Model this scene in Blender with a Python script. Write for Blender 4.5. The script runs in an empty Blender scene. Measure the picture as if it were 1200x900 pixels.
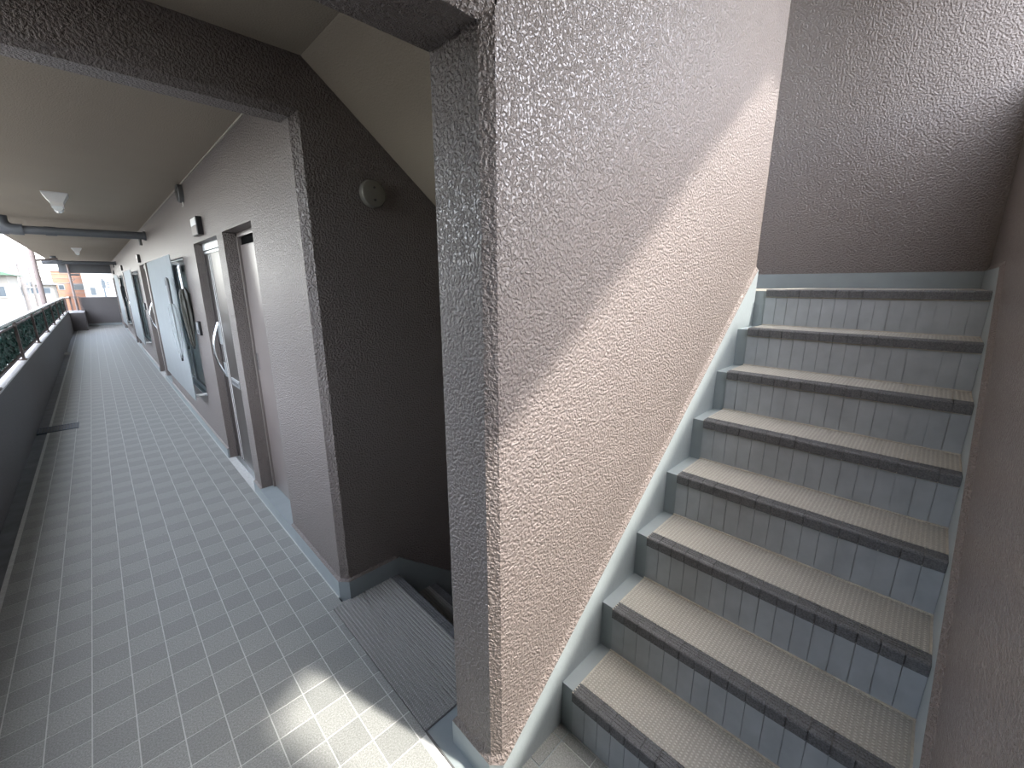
import bpy, bmesh, math, random
from mathutils import Vector, Matrix

# ------------------------------------------------------------------ camera, sky, sun, exposure
scene = bpy.context.scene
C = scene.collection
random.seed(7)

EYE = 1.6
FOCAL_PX = 485.755                     # for a 1200 px wide frame
RC = ((0.71133896, -0.7028462, -0.0020274),
      (-0.16649193, -0.16569987, -0.97202057),
      (0.68284502, 0.69177364, -0.23488699))   # rows: right, down, forward
cam_data = bpy.data.cameras.new('camera')
cam_data.sensor_width = 36.0
cam_data.lens = FOCAL_PX / 1200 * 36
cam_data.clip_start = 0.02
cam_data.clip_end = 2000
cam = bpy.data.objects.new('camera', cam_data)
C.objects.link(cam)
r_, d_, f_ = (Vector(v) for v in RC)
M = Matrix((( r_.x, -d_.x, -f_.x, 0.0), (r_.y, -d_.y, -f_.y, 0.0), (r_.z, -d_.z, -f_.z, EYE), (0, 0, 0, 1)))
cam.matrix_world = M
scene.camera = cam

SUN_DIR = Vector((-0.324, 1.0, -1.37))          # the way the light travels
world = bpy.data.worlds.new('sky')
scene.world = world
world.use_nodes = True
wn, wl = world.node_tree.nodes, world.node_tree.links
wn.clear()
w_out = wn.new('ShaderNodeOutputWorld')
w_bg = wn.new('ShaderNodeBackground')
w_sky = wn.new('ShaderNodeTexSky')
w_sky.sky_type = 'NISHITA'
w_sky.sun_disc = False
w_sky.sun_elevation = math.asin(1.37 / SUN_DIR.length)
w_sky.sun_rotation = math.atan2(0.324, -1.0)
w_sky.dust_density = 2.2
w_sky.ozone_density = 1.0
w_tc = wn.new('ShaderNodeTexCoord')
w_noise = wn.new('ShaderNodeTexNoise')
w_noise.inputs['Scale'].default_value = 2.6
w_noise.inputs['Detail'].default_value = 6
w_ramp = wn.new('ShaderNodeValToRGB')
w_ramp.color_ramp.elements[0].position = 0.42
w_ramp.color_ramp.elements[1].position = 0.68
w_ramp.color_ramp.elements[0].color = (0.28, 0.28, 0.28, 1)
w_ramp.color_ramp.elements[1].color = (0.75, 0.75, 0.75, 1)
w_mix = wn.new('ShaderNodeMix')
w_mix.data_type = 'RGBA'
w_mix.inputs[7].default_value = (6.7, 6.45, 6.15, 1)
wl.new(w_tc.outputs['Generated'], w_noise.inputs['Vector'])
wl.new(w_noise.outputs['Fac'], w_ramp.inputs['Fac'])
wl.new(w_ramp.outputs['Color'], w_mix.inputs[0])
wl.new(w_sky.outputs['Color'], w_mix.inputs[6])
wl.new(w_mix.outputs[2], w_bg.inputs['Color'])
w_bg.inputs['Strength'].default_value = 0.55
wl.new(w_bg.outputs['Background'], w_out.inputs['Surface'])

sun_data = bpy.data.lights.new('sun', 'SUN')
sun_data.energy = 3.1
sun_data.angle = math.radians(2.6)
sun_data.color = (1.0, 0.93, 0.84)
sun = bpy.data.objects.new('sun', sun_data)
C.objects.link(sun)
sun.location = (5, -15, 20)
sun.rotation_euler = SUN_DIR.to_track_quat('-Z', 'Y').to_euler()

scene.view_settings.view_transform = 'Standard'
scene.view_settings.look = 'None'
scene.view_settings.exposure = 1.68
scene.view_settings.gamma = 1.0
scene.view_settings.use_curve_mapping = False

# ------------------------------------------------------------------ materials
MATS = {}
def new_mat(name):
    m = bpy.data.materials.new(name)
    m.use_nodes = True
    n = m.node_tree.nodes
    b = n['Principled BSDF']
    MATS[name] = m
    return m, n, m.node_tree.links, b

def plain(name, col, rough=0.5, metal=0.0, vary=0.06, scale=30.0, bump=0.0, bscale=200.0, spec=0.5, coords=(1, 1, 1)):
    m, n, l, b = new_mat(name)
    geo = n.new('ShaderNodeNewGeometry')
    mp = n.new('ShaderNodeMapping')
    mp.inputs['Scale'].default_value = coords
    l.new(geo.outputs['Position'], mp.inputs['Vector'])
    t = n.new('ShaderNodeTexNoise')
    t.inputs['Scale'].default_value = scale
    t.inputs['Detail'].default_value = 4
    l.new(mp.outputs['Vector'], t.inputs['Vector'])
    mx = n.new('ShaderNodeMix'); mx.data_type = 'RGBA'
    mx.inputs[6].default_value = (*[c * (1 - vary) for c in col], 1)
    mx.inputs[7].default_value = (*[min(1, c * (1 + vary)) for c in col], 1)
    rp = n.new('ShaderNodeMapRange')
    rp.inputs[1].default_value = 0.3; rp.inputs[2].default_value = 0.7
    l.new(t.outputs['Fac'], rp.inputs[0])
    l.new(rp.outputs[0], mx.inputs[0])
    l.new(mx.outputs[2], b.inputs['Base Color'])
    b.inputs['Roughness'].default_value = rough
    b.inputs['Metallic'].default_value = metal
    b.inputs['Specular IOR Level'].default_value = spec
    if bump:
        t2 = n.new('ShaderNodeTexNoise')
        t2.inputs['Scale'].default_value = bscale
        t2.inputs['Detail'].default_value = 2
        l.new(mp.outputs['Vector'], t2.inputs['Vector'])
        bp = n.new('ShaderNodeBump')
        bp.inputs['Strength'].default_value = 1.0
        bp.inputs['Distance'].default_value = bump
        l.new(t2.outputs['Fac'], bp.inputs['Height'])
        l.new(bp.outputs['Normal'], b.inputs['Normal'])
    return m

def stucco(name, col, rough, scale=112.0, depth=0.0042, spec=0.5):
    """sprayed, glossy painted stucco with flattened blobs"""
    m, n, l, b = new_mat(name)
    geo = n.new('ShaderNodeNewGeometry')
    t = n.new('ShaderNodeTexNoise')
    t.inputs['Scale'].default_value = scale
    t.inputs['Detail'].default_value = 3
    t.inputs['Roughness'].default_value = 0.5
    l.new(geo.outputs['Position'], t.inputs['Vector'])
    mr = n.new('ShaderNodeMapRange')
    mr.interpolation_type = 'SMOOTHSTEP'
    mr.inputs[1].default_value = 0.36; mr.inputs[2].default_value = 0.64
    l.new(t.outputs['Fac'], mr.inputs[0])
    t2 = n.new('ShaderNodeTexNoise')
    t2.inputs['Scale'].default_value = scale * 0.42
    t2.inputs['Detail'].default_value = 1
    l.new(geo.outputs['Position'], t2.inputs['Vector'])
    ma = n.new('ShaderNodeMath'); ma.operation = 'MULTIPLY_ADD'
    ma.inputs[1].default_value = 0.55
    l.new(t2.outputs['Fac'], ma.inputs[0])
    l.new(mr.outputs[0], ma.inputs[2])
    bp = n.new('ShaderNodeBump')
    bp.inputs['Strength'].default_value = 1.0
    bp.inputs['Distance'].default_value = depth
    l.new(ma.outputs[0], bp.inputs['Height'])
    l.new(bp.outputs['Normal'], b.inputs['Normal'])
    t3 = n.new('ShaderNodeTexNoise')
    t3.inputs['Scale'].default_value = 2.2
    t3.inputs['Detail'].default_value = 5
    l.new(geo.outputs['Position'], t3.inputs['Vector'])
    mx = n.new('ShaderNodeMix'); mx.data_type = 'RGBA'
    mx.inputs[6].default_value = (*[c * 0.95 for c in col], 1)
    mx.inputs[7].default_value = (*[c * 1.05 for c in col], 1)
    l.new(t3.outputs['Fac'], mx.inputs[0])
    l.new(mx.outputs[2], b.inputs['Base Color'])
    b.inputs['Roughness'].default_value = rough
    b.inputs['Specular IOR Level'].default_value = spec
    return m

def studs(name, col, col2, pitch_x, pitch_y, rough=0.6, depth=0.0015):
    """grid of small raised studs (anti-slip floor covering)"""
    m, n, l, b = new_mat(name)
    geo = n.new('ShaderNodeNewGeometry')
    sep = n.new('ShaderNodeSeparateXYZ')
    l.new(geo.outputs['Position'], sep.inputs[0])
    outs = []
    for ax, p in (('X', pitch_x), ('Y', pitch_y)):
        mu = n.new('ShaderNodeMath'); mu.operation = 'MULTIPLY'
        mu.inputs[1].default_value = 2 * math.pi / p
        l.new(sep.outputs[ax], mu.inputs[0])
        sn = n.new('ShaderNodeMath'); sn.operation = 'SINE'
        l.new(mu.outputs[0], sn.inputs[0])
        ad = n.new('ShaderNodeMath'); ad.operation = 'MULTIPLY_ADD'
        ad.inputs[1].default_value = 0.5; ad.inputs[2].default_value = 0.5
        l.new(sn.outputs[0], ad.inputs[0])
        outs.append(ad)
    pr = n.new('ShaderNodeMath'); pr.operation = 'MULTIPLY'
    l.new(outs[0].outputs[0], pr.inputs[0]); l.new(outs[1].outputs[0], pr.inputs[1])
    rm = n.new('ShaderNodeMapRange'); rm.interpolation_type = 'SMOOTHSTEP'
    rm.inputs[1].default_value = 0.25; rm.inputs[2].default_value = 0.7
    l.new(pr.outputs[0], rm.inputs[0])
    bp = n.new('ShaderNodeBump')
    bp.inputs['Distance'].default_value = depth
    l.new(rm.outputs[0], bp.inputs['Height'])
    l.new(bp.outputs['Normal'], b.inputs['Normal'])
    t = n.new('ShaderNodeTexNoise')
    t.inputs['Scale'].default_value = 160; t.inputs['Detail'].default_value = 3
    l.new(geo.outputs['Position'], t.inputs['Vector'])
    sb = n.new('ShaderNodeMath'); sb.operation = 'MULTIPLY_ADD'
    sb.inputs[1].default_value = 0.45
    l.new(rm.outputs[0], sb.inputs[0])
    tm = n.new('ShaderNodeMath'); tm.operation = 'MULTIPLY'
    tm.inputs[1].default_value = 0.6
    l.new(t.outputs['Fac'], tm.inputs[0])
    l.new(tm.outputs[0], sb.inputs[2])
    mx = n.new('ShaderNodeMix'); mx.data_type = 'RGBA'
    mx.inputs[6].default_value = (*col2, 1); mx.inputs[7].default_value = (*col, 1)
    l.new(sb.outputs[0], mx.inputs[0])
    l.new(mx.outputs[2], b.inputs['Base Color'])
    b.inputs['Roughness'].default_value = rough
    return m

stucco('wall_paint', (0.178, 0.152, 0.141), 0.34, spec=0.75)
stucco('end_paint', (0.178, 0.152, 0.141), 0.34, scale=100, spec=0.75)
stucco('parapet_paint', (0.115, 0.11, 0.115), 0.6, scale=50, depth=0.0012)
stucco('ceiling_paint', (0.38, 0.335, 0.27), 0.85, scale=150, depth=0.0006, spec=0.2)
plain('floor_paint', (0.285, 0.33, 0.345), 0.38, vary=0.05, scale=9, bump=0.0006, bscale=60)
plain('riser_paint', (0.345, 0.38, 0.405), 0.45, vary=0.10, scale=14, bump=0.0008, bscale=40)
plain('gutter_paint', (0.13, 0.145, 0.16), 0.5, vary=0.25, scale=7)
plain('mortar', (0.50, 0.47, 0.40), 0.9, vary=0.15, scale=60)
plain('joint_grey', (0.13, 0.13, 0.13), 0.8, vary=0.15, scale=60)
plain('grout', (0.54, 0.56, 0.55), 0.9, vary=0.10, scale=40)
plain('tile_light', (0.285, 0.298, 0.288), 0.5, vary=0.30, scale=200, bump=0.0004, bscale=300)
plain('tile_dark', (0.248, 0.261, 0.253), 0.5, vary=0.30, scale=200, bump=0.0004, bscale=300)
studs('tread_cover', (0.60, 0.585, 0.525), (0.25, 0.243, 0.217), 0.0105, 0.0125)
studs('rib_cover', (0.46, 0.46, 0.445), (0.17, 0.175, 0.172), 0.0155, 0.010, depth=0.002)
plain('nosing', (0.108, 0.113, 0.119), 0.65, vary=0.45, scale=240, bump=0.0008, bscale=320)
plain('pipe_grey', (0.10, 0.11, 0.125), 0.45, vary=0.06, scale=6)
plain('pipe_brown', (0.23, 0.19, 0.185), 0.5, vary=0.06, scale=6)
plain('steel_brown', (0.14, 0.105, 0.095), 0.5, vary=0.06, scale=6)
plain('white_plastic', (0.72, 0.73, 0.72), 0.4, vary=0.03, scale=8)
plain('lens', (0.75, 0.80, 0.82), 0.12, vary=0.02)
plain('black_plastic', (0.02, 0.02, 0.022), 0.35, vary=0.1)
plain('void_black', (0.004, 0.004, 0.004), 0.95, vary=0.1, spec=0.05)
plain('grey_plastic', (0.13, 0.135, 0.14), 0.45, vary=0.05)
plain('chrome', (0.78, 0.79, 0.80), 0.22, metal=1.0, vary=0.03)
plain('aluminium', (0.55, 0.58, 0.60), 0.35, metal=0.8, vary=0.03)
plain('white_coping', (0.68, 0.68, 0.68), 0.55, vary=0.06, scale=12)
plain('rail_metal', (0.72, 0.73, 0.72), 0.4, vary=0.04, scale=5)
plain('leaf', (0.022, 0.09, 0.07), 0.5, vary=0.5, scale=22)
plain('door_brown', (0.048, 0.041, 0.037), 0.36, vary=0.25, scale=22, coords=(1, 1, 0.08))
plain('door_taupe', (0.20, 0.175, 0.165), 0.28, vary=0.04, scale=5)
plain('frame_dark', (0.09, 0.08, 0.078), 0.4, vary=0.06)
plain('glass_frost', (0.36, 0.40, 0.38), 0.25, vary=0.08, scale=10)
plain('drain_iron', (0.09, 0.11, 0.14), 0.5, metal=0.3, vary=0.2)
plain('cover_metal', (0.24, 0.235, 0.205), 0.26, metal=0.35, vary=0.05)
plain('umbrella_silver', (0.34, 0.37, 0.39), 0.22, metal=0.3, vary=0.35, scale=30, coords=(1, 1, .15))
plain('umbrella_khaki', (0.075, 0.075, 0.065), 0.4, vary=0.15, scale=30, coords=(1, 1, .15))
plain('umbrella_black', (0.02, 0.025, 0.03), 0.45, vary=0.3, scale=30)
plain('bldg_orange', (0.235, 0.125, 0.085), 0.8, vary=0.08, scale=0.8)
plain('bldg_white', (0.185, 0.198, 0.21), 0.8, vary=0.05, scale=0.5)
plain('bldg_cream', (0.18, 0.175, 0.16), 0.8, vary=0.06, scale=0.6)
plain('roof_green', (0.05, 0.10, 0.07), 0.7, vary=0.1, scale=2)
plain('roof_grey', (0.11, 0.115, 0.12), 0.7, vary=0.15, scale=2)
plain('win_dark', (0.05, 0.065, 0.08), 0.15, vary=0.1)
plain('concrete', (0.12, 0.115, 0.115), 0.85, vary=0.1, scale=3)
plain('ground', (0.17, 0.17, 0.165), 0.95, vary=0.2, scale=0.15)
plain('wire', (0.05, 0.055, 0.06), 0.6, vary=0.05)

# clear film of the umbrellas and the ribbed translucent screens
def film(name, col, rough, trans, alpha):
    m, n, l, b = new_mat(name)
    geo = n.new('ShaderNodeNewGeometry')
    t = n.new('ShaderNodeTexNoise'); t.inputs['Scale'].default_value = 25
    l.new(geo.outputs['Position'], t.inputs['Vector'])
    mr = n.new('ShaderNodeMapRange'); mr.inputs[3].default_value = rough * .7; mr.inputs[4].default_value = rough * 1.3
    l.new(t.outputs['Fac'], mr.inputs[0]); l.new(mr.outputs[0], b.inputs['Roughness'])
    b.inputs['Base Color'].default_value = (*col, 1)
    b.inputs['Transmission Weight'].default_value = trans
    b.inputs['Alpha'].default_value = alpha
    b.inputs['IOR'].default_value = 1.2
    return m
film('clear_film', (0.55, 0.60, 0.62), 0.25, 0.0, 0.4)
def translucent_sheet(name, col, fac):
    m, n, l, b = new_mat(name)
    geo = n.new('ShaderNodeNewGeometry')
    t = n.new('ShaderNodeTexNoise'); t.inputs['Scale'].default_value = 6
    l.new(geo.outputs['Position'], t.inputs['Vector'])
    mx = n.new('ShaderNodeMix'); mx.data_type = 'RGBA'
    mx.inputs[6].default_value = (*[c * .94 for c in col], 1); mx.inputs[7].default_value = (*[c * 1.06 for c in col], 1)
    l.new(t.outputs['Fac'], mx.inputs[0])
    l.new(mx.outputs[2], b.inputs['Base Color'])
    b.inputs['Roughness'].default_value = 0.45
    tr = n.new('ShaderNodeBsdfTranslucent')
    l.new(mx.outputs[2], tr.inputs['Color'])
    ms = n.new('ShaderNodeMixShader'); ms.inputs[0].default_value = fac
    l.new(b.outputs[0], ms.inputs[1]); l.new(tr.outputs[0], ms.inputs[2])
    l.new(ms.outputs[0], n['Material Output'].inputs['Surface'])
translucent_sheet('screen_sheet', (0.52, 0.56, 0.575), 0.5)

# ------------------------------------------------------------------ mesh helpers
WLOC = {}
def bm_new(): return bmesh.new()

def add_box(bm, x0, x1, y0, y1, z0, z1):
    vs = [bm.verts.new((x, y, z)) for x in (x0, x1) for y in (y0, y1) for z in (z0, z1)]
    for f in ((0, 1, 3, 2), (4, 6, 7, 5), (0, 4, 5, 1), (2, 3, 7, 6), (0, 2, 6, 4), (1, 5, 7, 3)):
        bm.faces.new([vs[i] for i in f])

def add_prism(bm, pts, axis, a, b):
    """polygon pts extruded along axis ('x','y','z') from a to b"""
    def mk(p, t):
        return {'x': (t, p[0], p[1]), 'y': (p[0], t, p[1]), 'z': (p[0], p[1], t)}[axis]
    A = [bm.verts.new(mk(p, a)) for p in pts]
    B = [bm.verts.new(mk(p, b)) for p in pts]
    bm.faces.new(A); bm.faces.new(B[::-1])
    n = len(pts)
    for i in range(n):
        j = (i + 1) % n
        bm.faces.new((A[i], B[i], B[j], A[j]))

def add_quad(bm, *ps):
    bm.faces.new([bm.verts.new(p) for p in ps])

def add_tube(bm, path, rad, seg=10, cap=True):
    path = [Vector(p) for p in path]
    rads = rad if isinstance(rad, (list, tuple)) else [rad] * len(path)
    rings = []
    up = None
    for i, p in enumerate(path):
        if i == 0: t = path[1] - p
        elif i == len(path) - 1: t = p - path[i - 1]
        else: t = (path[i + 1] - p).normalized() + (p - path[i - 1]).normalized()
        t.normalize()
        if up is None:
            up = Vector((0, 0, 1)) if abs(t.z) < 0.9 else Vector((1, 0, 0))
        u = up - t * up.dot(t); u.normalize(); up = u
        v = t.cross(u)
        rings.append([bm.verts.new(p + (u * math.cos(2 * math.pi * k / seg) + v * math.sin(2 * math.pi * k / seg)) * rads[i]) for k in range(seg)])
    for a, b in zip(rings, rings[1:]):
        for k in range(seg):
            bm.faces.new((a[k], a[(k + 1) % seg], b[(k + 1) % seg], b[k]))
    if cap:
        bm.faces.new(rings[0][::-1]); bm.faces.new(rings[-1])

def to_mesh(name, bm, mats, smooth=False, bevel=0.0):
    if bevel:
        bmesh.ops.bevel(bm, geom=bm.edges[:], offset=bevel, segments=2, affect='EDGES', profile=0.5)
    bmesh.ops.recalc_face_normals(bm, faces=bm.faces)
    me = bpy.data.meshes.new(name)
    bm.to_mesh(me); bm.free()
    for m in (mats if isinstance(mats, (list, tuple)) else [mats]):
        me.materials.append(MATS[m])
    if smooth:
        me.polygons.foreach_set('use_smooth', [True] * len(me.polygons))
        try: me.set_sharp_from_angle(angle=math.radians(40))
        except Exception: pass
    return me

def place(name, me, loc, parent=None):
    o = bpy.data.objects.new(name, me)
    C.objects.link(o)
    w = Vector(loc)
    if parent is not None:
        o.parent = parent
        o.location = w - WLOC[parent.name]
    else:
        o.location = w
    WLOC[o.name] = w
    return o

def obj(name, bm, mats, parent=None, smooth=False, bevel=0.0):
    """bm holds world coordinates; the origin goes to the base of the mesh"""
    xs = [v.co.x for v in bm.verts]; ys = [v.co.y for v in bm.verts]; zs = [v.co.z for v in bm.verts]
    org = Vector(((min(xs) + max(xs)) / 2, (min(ys) + max(ys)) / 2, min(zs)))
    bmesh.ops.translate(bm, verts=bm.verts[:], vec=-org)
    return place(name, to_mesh(name, bm, mats, smooth, bevel), org, parent)

def box_obj(name, mat, x0, x1, y0, y1, z0, z1, parent=None, bevel=0.0):
    bm = bm_new(); add_box(bm, x0, x1, y0, y1, z0, z1)
    return obj(name, bm, mat, parent, bevel=bevel)

def tag(o, label, cat, group=None, kind=None):
    o['label'] = label; o['category'] = cat
    if group: o['group'] = group
    if kind: o['kind'] = kind
    return o

def struct(o, label, cat): return tag(o, label, cat, kind='structure')

def empty(name, loc, label, cat, group=None, kind=None):
    o = bpy.data.objects.new(name, None); C.objects.link(o)
    o.location = loc; WLOC[o.name] = Vector(loc)
    o.empty_display_size = 0.1
    return tag(o, label, cat, group, kind)

# ------------------------------------------------------------------ dimensions
RISE, RUN, NOSE0 = 0.196, 0.2415, 0.97          # up flight
YL, YR = 0.685, -0.15                            # ends of the steps
SK_Y = 0.737                                     # skirting face on the middle wall
MID_Y, MID_Y2 = 0.752, 0.955                     # faces of the middle wall
PIL_X = 0.668                                    # its end face
END_X = 3.55
RW_Y = -0.165
WALL_X = 0.67
STAIR_Y = 1.92
CEIL, LOBBY = 2.415, 2.472
def nose_z(x): return RISE + (x - NOSE0) * RISE / RUN
LAND = 8 * RISE
FAR_Y = 23.8
NEAR_END = 1.2  # where the added skylight-blocking wall stops and the railing starts

# ------------------------------------------------------------------ setting: slabs and walls
# floor slab with separate tiles
bm = bm_new()
add_box(bm, -0.62, 0.60, -3.0, FAR_Y, -0.25, -0.0012)
add_box(bm, 0.60, 0.80, 1.96, FAR_Y, -0.25, -0.0012)
add_box(bm, 0.60, 0.955, 0.955, 1.95, -0.25, -0.02)
add_box(bm, 0.60, 1.0, -0.32, 0.955, -0.25, -0.0024)
floor = struct(obj('floor', bm, 'grout'), 'grey square tiled corridor floor with pale joints', 'floor')

PX, PY = 0.1205, 0.12
JOINT = 0.0038
xl = [-0.6] + [-0.5115 + PX * i for i in range(10)]          # -0.5115 ... 0.573
def cam_area(x0, x1, y0, y1):
    ps = []
    for x, y in ((x0, y0), (x1, y0), (x1, y1), (x0, y1)):
        q = [RC[r][0] * x + RC[r][1] * y - RC[r][2] * EYE for r in range(3)]
        if q[2] < 0.05: return 0
        ps.append((600 + FOCAL_PX * q[0] / q[2], 450 + FOCAL_PX * q[1] / q[2]))
    cx = sum(p[0] for p in ps) / 4; cy = sum(p[1] for p in ps) / 4
    if not (-10 < cx < 1210 and -10 < cy < 910): return 0
    a = 0
    for i in range(4):
        a += ps[i][0] * ps[(i + 1) % 4][1] - ps[(i + 1) % 4][0] * ps[i][1]
    return abs(a) / 2
cells = []
y_start = 1.775 - PY * 38
for j in range(220):
    y0 = y_start + PY * j; y1 = y0 + PY
    if y1 > FAR_Y - 0.05: break
    cols = list(zip(xl, xl[1:]))
    if y0 > 1.88: cols.append((xl[-1], 0.652))
    elif y0 > 1.04: cols.append((xl[-1], 0.603))
    elif y0 < 0.70:
        cols.append((xl[-1], 0.6935))
        if y0 > -0.13:
            cols += [(0.6935, 0.814), (0.814, 0.9345), (0.9345, 0.978)]
    for i, (x0, x1) in enumerate(cols):
        cells.append((x0, x1, y0, y1, (i + j) % 2))
cells.sort(key=lambda c: -cam_area(*c[:4]))
tile_mesh = {}
def tile_bm(bm, cx, cy, w, h, mi):
    a, b = w / 2, h / 2; e = 0.0008
    lo = [bm.verts.new((cx + sx * a, cy + sy * b, -0.006)) for sx, sy in ((-1, -1), (1, -1), (1, 1), (-1, 1))]
    md = [bm.verts.new((cx + sx * a, cy + sy * b, -e)) for sx, sy in ((-1, -1), (1, -1), (1, 1), (-1, 1))]
    hi = [bm.verts.new((cx + sx * (a - e), cy + sy * (b - e), 0)) for sx, sy in ((-1, -1), (1, -1), (1, 1), (-1, 1))]
    fs = [bm.faces.new(hi)]
    for k in range(4):
        m = (k + 1) % 4
        fs.append(bm.faces.new((lo[k], lo[m], md[m], md[k])))
        fs.append(bm.faces.new((md[k], md[m], hi[m], hi[k])))
    for f in fs: f.material_index = mi
n_ind = 0
rest = bm_new()
for (x0, x1, y0, y1, tone) in cells:
    w, h = x1 - x0 - JOINT, y1 - y0 - JOINT
    cx, cy = (x0 + x1) / 2, (y0 + y1) / 2
    if n_ind < 298:
        key = (round(w, 4), tone)
        if key not in tile_mesh:
            b = bm_new(); tile_bm(b, 0, 0, w, h, 0)
            tile_mesh[key] = to_mesh('tile', b, 'tile_dark' if tone else 'tile_light')
        place('tile', tile_mesh[key], (cx, cy, 0), floor)
        n_ind += 1
    else:
        tile_bm(rest, cx, cy, w, h, tone)
o = obj('tile_field', rest, ['tile_light', 'tile_dark'], floor)
o['kind'] = 'stuff'
o['label'] = 'the smaller, farther floor tiles'
# painted gutter along the parapet and studded anti-slip strip before the stair going down
box_obj('gutter', 'gutter_paint', -0.705, -0.6, -3.0, FAR_Y, -0.25, -0.012, floor)
bm = bm_new()
nrib = 20
pit = (0.925 - 0.605) / nrib
for i in range(nrib):
    x = 0.605 + pit * i
    add_prism(bm, [(x, -0.02), (x, -0.003), (x + 0.003, -0.003), (x + 0.005, 0.001), (x + pit - 0.003, 0.001), (x + pit - 0.001, -0.003), (x + pit, -0.003), (x + pit, -0.02)], 'y', 1.072, 1.915)
o = obj('ribbed_strip', bm, 'rib_cover', floor); o['label'] = 'dark grey ribbed and studded anti-slip strip'
# painted channel that runs round the foot of the middle wall
bm = bm_new()
add_box(bm, 0.607, 0.655, 0.70, 1.066, -0.02, -0.002)
add_box(bm, 0.655, 0.95, 0.955, 1.066, -0.02, -0.002)
add_box(bm, 0.607, 0.985, 0.685, 0.737, -0.02, -0.002)
obj('channel', bm, 'floor_paint', floor)
bm = bm_new()
add_box(bm, 0.602, 0.607, 0.70, 1.070, -0.02, 0.001)
add_box(bm, 0.602, 0.95, 1.066, 1.071, -0.02, 0.001)
obj('channel_rim', bm, 'joint_grey', floor)

# middle wall between the two flights (with the bevelled corner)
bm = bm_new()
add_prism(bm, [(PIL_X, MID_Y2), (PIL_X, 0.778), (0.694, MID_Y), (2.66, MID_Y), (2.66, MID_Y2)], 'z', -2.2, 5.2)
wall_center = struct(obj('wall_center', bm, 'wall_paint'), 'sunlit taupe stucco wall between the two stair flights', 'wall')
# skirting of the middle wall: foot of the pillar and rising along the stair
bb = struct(empty('baseboard_center', (0.66, 0.73, 0), 'pale blue grey skirting climbing along the sunlit middle wall', 'skirting'),
            'pale blue grey skirting climbing along the sunlit middle wall', 'skirting')
A = [(0.654, 0.968), (0.654, 0.770), (0.686, SK_Y)]
B = [(PIL_X, 0.955), (PIL_X, 0.778), (0.694, MID_Y)]
def sk_top(x): return 0.100 + (x - 0.70) * 0.8035
bm = bm_new()
zt = 0.096
for (a0, a1) in zip(A, A[1:]):
    add_quad(bm, (*a0, -0.02), (*a1, -0.02), (*a1, zt), (*a0, zt))
add_quad(bm, (*A[0], -0.02), (0.70, 0.968, -0.02), (0.70, 0.968, zt), (*A[0], zt))
obj('foot_skirting', bm, 'floor_paint', bb)
bm = bm_new()
for (a0, a1, b0, b1) in zip(A, A[1:], B, B[1:]):
    add_quad(bm, (*a0, zt), (*a1, zt), (*b1, zt + 0.022), (*b0, zt + 0.022))
add_quad(bm, (0.686, SK_Y, zt), (0.70, SK_Y, 0.100), (0.70, MID_Y, 0.122), (0.694, MID_Y, zt + .022))
add_quad(bm, (0.70, SK_Y, sk_top(0.70)), (2.655, SK_Y, sk_top(2.655)), (2.655, MID_Y, sk_top(2.655) + 0.024), (0.70, MID_Y, sk_top(0.70) + 0.024))
obj('plaster_edge', bm, 'wall_paint', bb)
bm = bm_new()
add_prism(bm, [(0.686, -0.02), (0.686, zt), (0.70, 0.100), (2.655, sk_top(2.655)), (2.66, sk_top(2.66)), (2.66, 1.0), (1.1, -0.05), (0.75, -0.05)], 'y', SK_Y, MID_Y + 0.002)
obj('rising_skirting', bm, 'floor_paint', bb)

# right hand stair parapet and its skirting
bm = bm_new()
pz = lambda x: nose_z(x) + 1.03
xk = NOSE0 + (2.60 - 1.03 - RISE) * RUN / RISE
x12 = NOSE0 + (1.14 - 1.03 - RISE) * RUN / RISE
add_prism(bm, [(0.65, -0.3), (0.65, 1.14), (x12, 1.14), (xk, 2.60), (END_X, 2.60), (END_X, -0.3)], 'y', -0.32, RW_Y)
wall_right = struct(obj('wall_right', bm, 'wall_paint'), 'taupe stucco parapet closing the right side of the stair', 'wall')
bb = struct(empty('baseboard_right', (1.6, -0.16, 0.4), 'grey blue skirting rising along the right stair parapet', 'skirting'),
            'grey blue skirting rising along the right stair parapet', 'skirting')
rt = lambda x: nose_z(x) + 0.085
xr = NOSE0 + (LAND + 0.095 - 0.085 - RISE) * RUN / RISE
bm = bm_new()
add_prism(bm, [(0.70, -0.02), (0.70, 0.1), (0.99, 0.1), (0.99, rt(0.99)), (xr, LAND + .095), (END_X - .015, LAND + .095), (END_X - .015, LAND - .1), (2.5, 1.2), (1.05, -.02)], 'y', RW_Y - 0.002, YR)
obj('rising_skirting', bm, 'floor_paint', bb)
bm = bm_new()
add_quad(bm, (0.99, YR, rt(0.99)), (xr, YR, LAND + .095), (xr, RW_Y, LAND + .12), (0.99, RW_Y, rt(0.99) + .026))
add_quad(bm, (xr, YR, LAND + .095), (END_X, YR, LAND + .095), (END_X, RW_Y, LAND + .12), (xr, RW_Y, LAND + .12))
obj('plaster_edge', bm, 'wall_paint', bb)

# wall at the head of the flight, landing
bm = bm_new(); add_box(bm, END_X, END_X + 0.18, -0.32, STAIR_Y + 0.2, -2.2, 5.2)
wall_end = struct(obj('wall_back', bm, 'end_paint'), 'shaded taupe stucco wall behind the top of the stair', 'wall')
bb = struct(box_obj('baseboard_back', 'floor_paint', END_X - 0.014, END_X, YR, STAIR_Y, LAND - 0.01, LAND + 0.095), 'blue grey skirting across the wall above the top step', 'skirting')
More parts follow.
